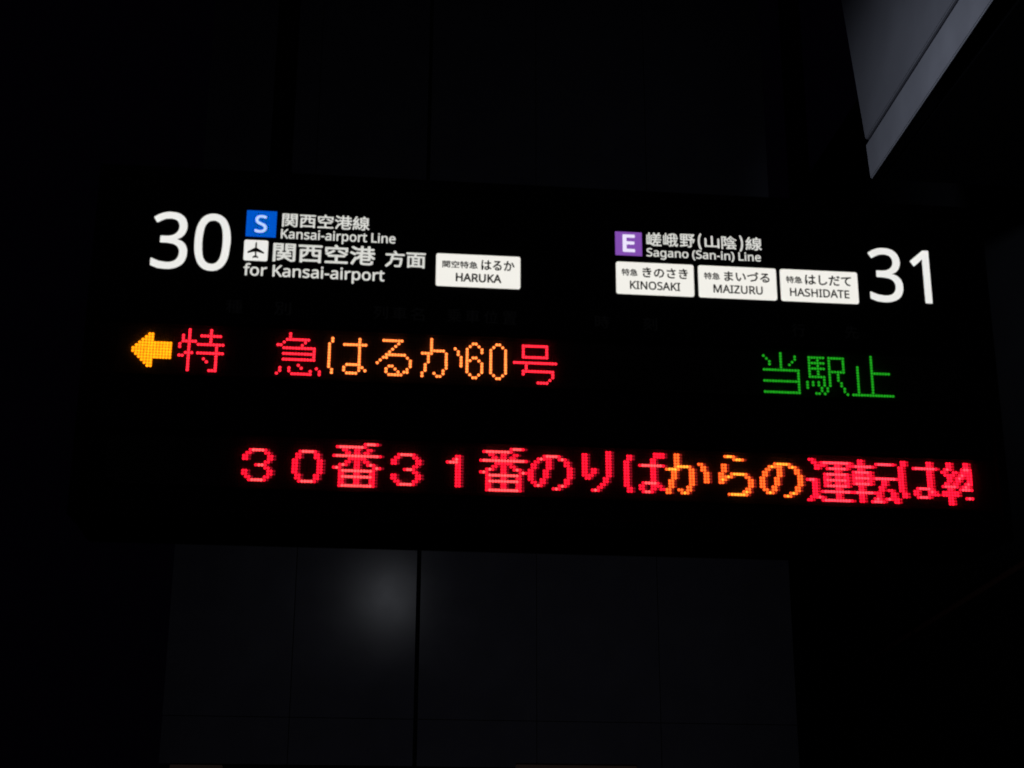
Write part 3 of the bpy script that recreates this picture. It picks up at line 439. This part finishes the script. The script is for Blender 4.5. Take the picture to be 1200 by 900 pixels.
def rows(s):
    """'0:3,10 2:1,3,7-13' -> set of (row, column)"""
    out = set()
    for part in s.split():
        r, c = part.split(':'); rr = r.split('-'); rr = range(int(rr[0]), int(rr[-1]) + 1)
        for t in c.split(','):
            ab = t.split('-')
            for q in range(int(ab[0]), int(ab[-1]) + 1):
                for y in rr: out.add((y, q))
    return out
G = {
 'arrow': '0:5-6 1:4-6 2:3-6 3:2-12 4:1-12 5:0-12 6:0-12 7:1-12 8:2-12 9:3-6 10:4-6 11:5-6',
 '特': '0:3,10 1:3,10 2:1,3,7-13 3:1,3,10 4:1-5,10 5:0,3,6-14 6:0,3,12 7:3,12 8:2-4,6-14 9:0,1,3,12 10:3,8,12 11:3,9,12 12:3,12 13:3,12 14:3,10-12',
 '急': '0:4 1:4 2:3-10 3:2,9 4:0,1,8 5:2-12 6:12 7:2-12 8:12 9:2-12 11:7 12:1,4,8,13 13:1,4,11,14 14:0,5-11,14',
 'は': '0:1,10 1:1,10 2:0,5-12 3-8:0,10 9:0,6-10 10:0,5,10,11 11:1,5,10,12 12:1,6-9',
 'る': '0:2-8 1:7 2:6 3:5 4:4 5:3-9 6:2,3,10 7:1,11 8:0,11 9:4,5,11 10:3,6,10 11:3,7,9,10 12:4-8',
 'か': '0-2:3 3:3,11 4:3-7,12 5:0-3,8,12 6-8:2,8,13 9:1,8,13 10:1,8 11:1,7 12:0,4,7 13:0,5,6',
 '6': '0:2,3 1:1,4 2:0,5 3:0,5 4:0 5:0,2,3 6:0,1,4 7-10:0,5 11:1,4 12:2,3',
 '0': '0:2,3 1:1,4 2-10:0,5 11:1,4 12:2,3',
 '号': '0:3-11 1-3:3,11 4:3-11 6:0-14 7:4 8:4 9:3-13 10:3,13 11:13 12:12 13:8-11',
 '当': '0:7 1:1,7,12 2:2,7,12 3:3,7,11 4:3,7,10 5:7 6:1-13 7-9:13 10:1-13 11-13:13 14:1-13',
 '駅': '1:1-6,8-13 2:1,4,8,13 3:1-6,8,13 4:1,4,8,13 5:1-6,8,13 6:1,4,8-13 7:1,4,8,11 8:1-6,8,11 9:6,8,11 10:0,2,4,6,8,12 11:0,2,4,6,8,12 12:0,5,7,13 13:5,7,13 14:3,4,6,14',
 '止': '0-3:7 4-5:2,7 6:2,7-13 7-13:2,7 14:0-14',
 '３': '0:2-6 1:1,7 2:0,8 3:0,8 4:7 5:4-6 6:7 7:0,8 8:0,8 9:1,7 10:2-6',
 '０': '0:2-6 1-2:1,7 3-7:0,8 8-9:1,7 10:2-6',
 '１': '0:3 1:2,3 2:0-3 3-10:3',
 '番': '0:10-13 1:1-9 2:3,7,11 3:4,7,10 4:0-14 5:5,7,9 6:4,7,10 7:2,3,7,11,12 8:0,1,7,13,14 9:2-12 10:2,7,12 11:2-12 12-13:2,7,12 14:2-12',
 'の': '0:5-9 1:3,4,6,10,11 2:2,6,12 3:1,6,12 4:1,6,13 5-7:0,5,13 8:0,4,12 9:1,4,12 10:2,3,10,11 11:8,9',
 'り': '0:8 1-5:0,8 6-7:0,3,8 8:0,2,8 9:1,7 10:7 11:6 12:5 13:3,4',
 'ば': '0:10,12 1:1,10,12 2:1,9 3:0,9 4:0,5-12 5-9:0,9 10:0,6-10 11:0,5,9,11 12:1,5,9,12 13:1,6-8',
 'ら': '0:2-4 1:5-7 3-5:1 6:0,4-8 7:0,2,3,9 8:0,1,10 9:0,10 10:10 11:9 12:8,9 13:3-8',
 '運': '0:1 1:2,5-14 2:3,5,10,14 3:3,7-13 4:10 5:6-13 6:6,10,13 7:0-2,6-13 8:2,6,10,13 9:2,6-13 10:2,10 11:2,5-14 12:2,10 13:1,3,4,10 14:0,5-14',
 '転': '0:2 1:2,8-13 2:0-6 3:2 4:0-5 5:0,2,5 6:0-5,7-14 7:0,2,5,10 8:0-5,10 9:2,9 10:2,9,12 11:0-6,8,13 12:2,8,13 13:2,7,8,11,12,14 14:2,6-9,14',
 '終': '0:2,8 1:2,8 2:1,2,7-9 3:0,4,7,9 4:1,3,6,7,9 5:2,5,6,9 6:2,5,9 7:1,4,8,9 8:0-4,7,8 9:2,6-9 10:0,2,4 11:0,2,4 12:2,8,9 13:2 14:2',
}
def glyph(ch, u, r0, z0, mats, parent, label, bold, umax=247):
    T = rows(G[ch]); bm = bmesh.new()
    cells = {}
    if bold:
        for (r, c) in T:
            cells[(r, c + 2)] = 2
        for (r, c) in T:
            for d in (0, 1): cells[(r, c + d)] = 0
        for (r, c) in T:
            if (r, c - 1) in T: cells[(r, c)] = 1
    else:
        for rc in T: cells[rc] = 0
    for (r, c), mi in cells.items():
        if u + c <= umax:
            dome(bm, (u + c) * P, z0 - (r + r0) * P, (0.0030 if ch == 'arrow' else 0.0028) if mi != 2 else 0.0023, 0.0019, mi)
    return lab(bm_obj('led_character', bm, mats, parent), label)
for ch, u, r0, ms, s in (('arrow', -35, 2, AMBER, 'amber LED arrow pointing left'), ('特', -20, 0, RED1, 'red'), ('急', 12, 0, RED1, 'red'),
                         ('は', 29, 1, ORANGE1, 'orange'), ('る', 45, 1, ORANGE1, 'orange'), ('か', 60, 0, ORANGE1, 'orange'), ('6', 75, 1, ORANGE1, 'orange'),
                         ('0', 83, 1, ORANGE1, 'orange'), ('号', 91, 1, RED1, 'red'), ('当', 176, 0, GREEN, 'green'), ('駅', 192, 0, GREEN, 'green'), ('止', 208, 0, GREEN, 'green')):
    glyph(ch, u, r0, ROW1, ms, panels[0], s if ch == 'arrow' else '%s LED character %s' % (s, ch), False)
for ch, u, r0, ms, s in (('３', 3, 3, RED2, 'red'), ('０', 19, 3, RED2, 'red'), ('番', 32, 0, RED2, 'red'), ('３', 51, 3, RED2, 'red'), ('１', 69, 3, RED2, 'red'),
                         ('番', 80, 0, RED2, 'red'), ('の', 96, 2, RED2, 'red'), ('り', 114, 0, RED2, 'red'), ('ば', 128, 0, RED2, 'red'), ('か', 142, 0, ORANGE2, 'orange'),
                         ('ら', 160, 0, ORANGE2, 'orange'), ('の', 174, 2, ORANGE2, 'orange'), ('運', 190, 0, RED3, 'red'), ('転', 206, 0, RED3, 'red'),
                         ('は', 222, 0, RED3, 'red'), ('終', 237, 0, RED3, 'red')):
    glyph(ch, u, r0, ROW2, ms, panels[1], '%s LED character %s' % (s, ch), True)
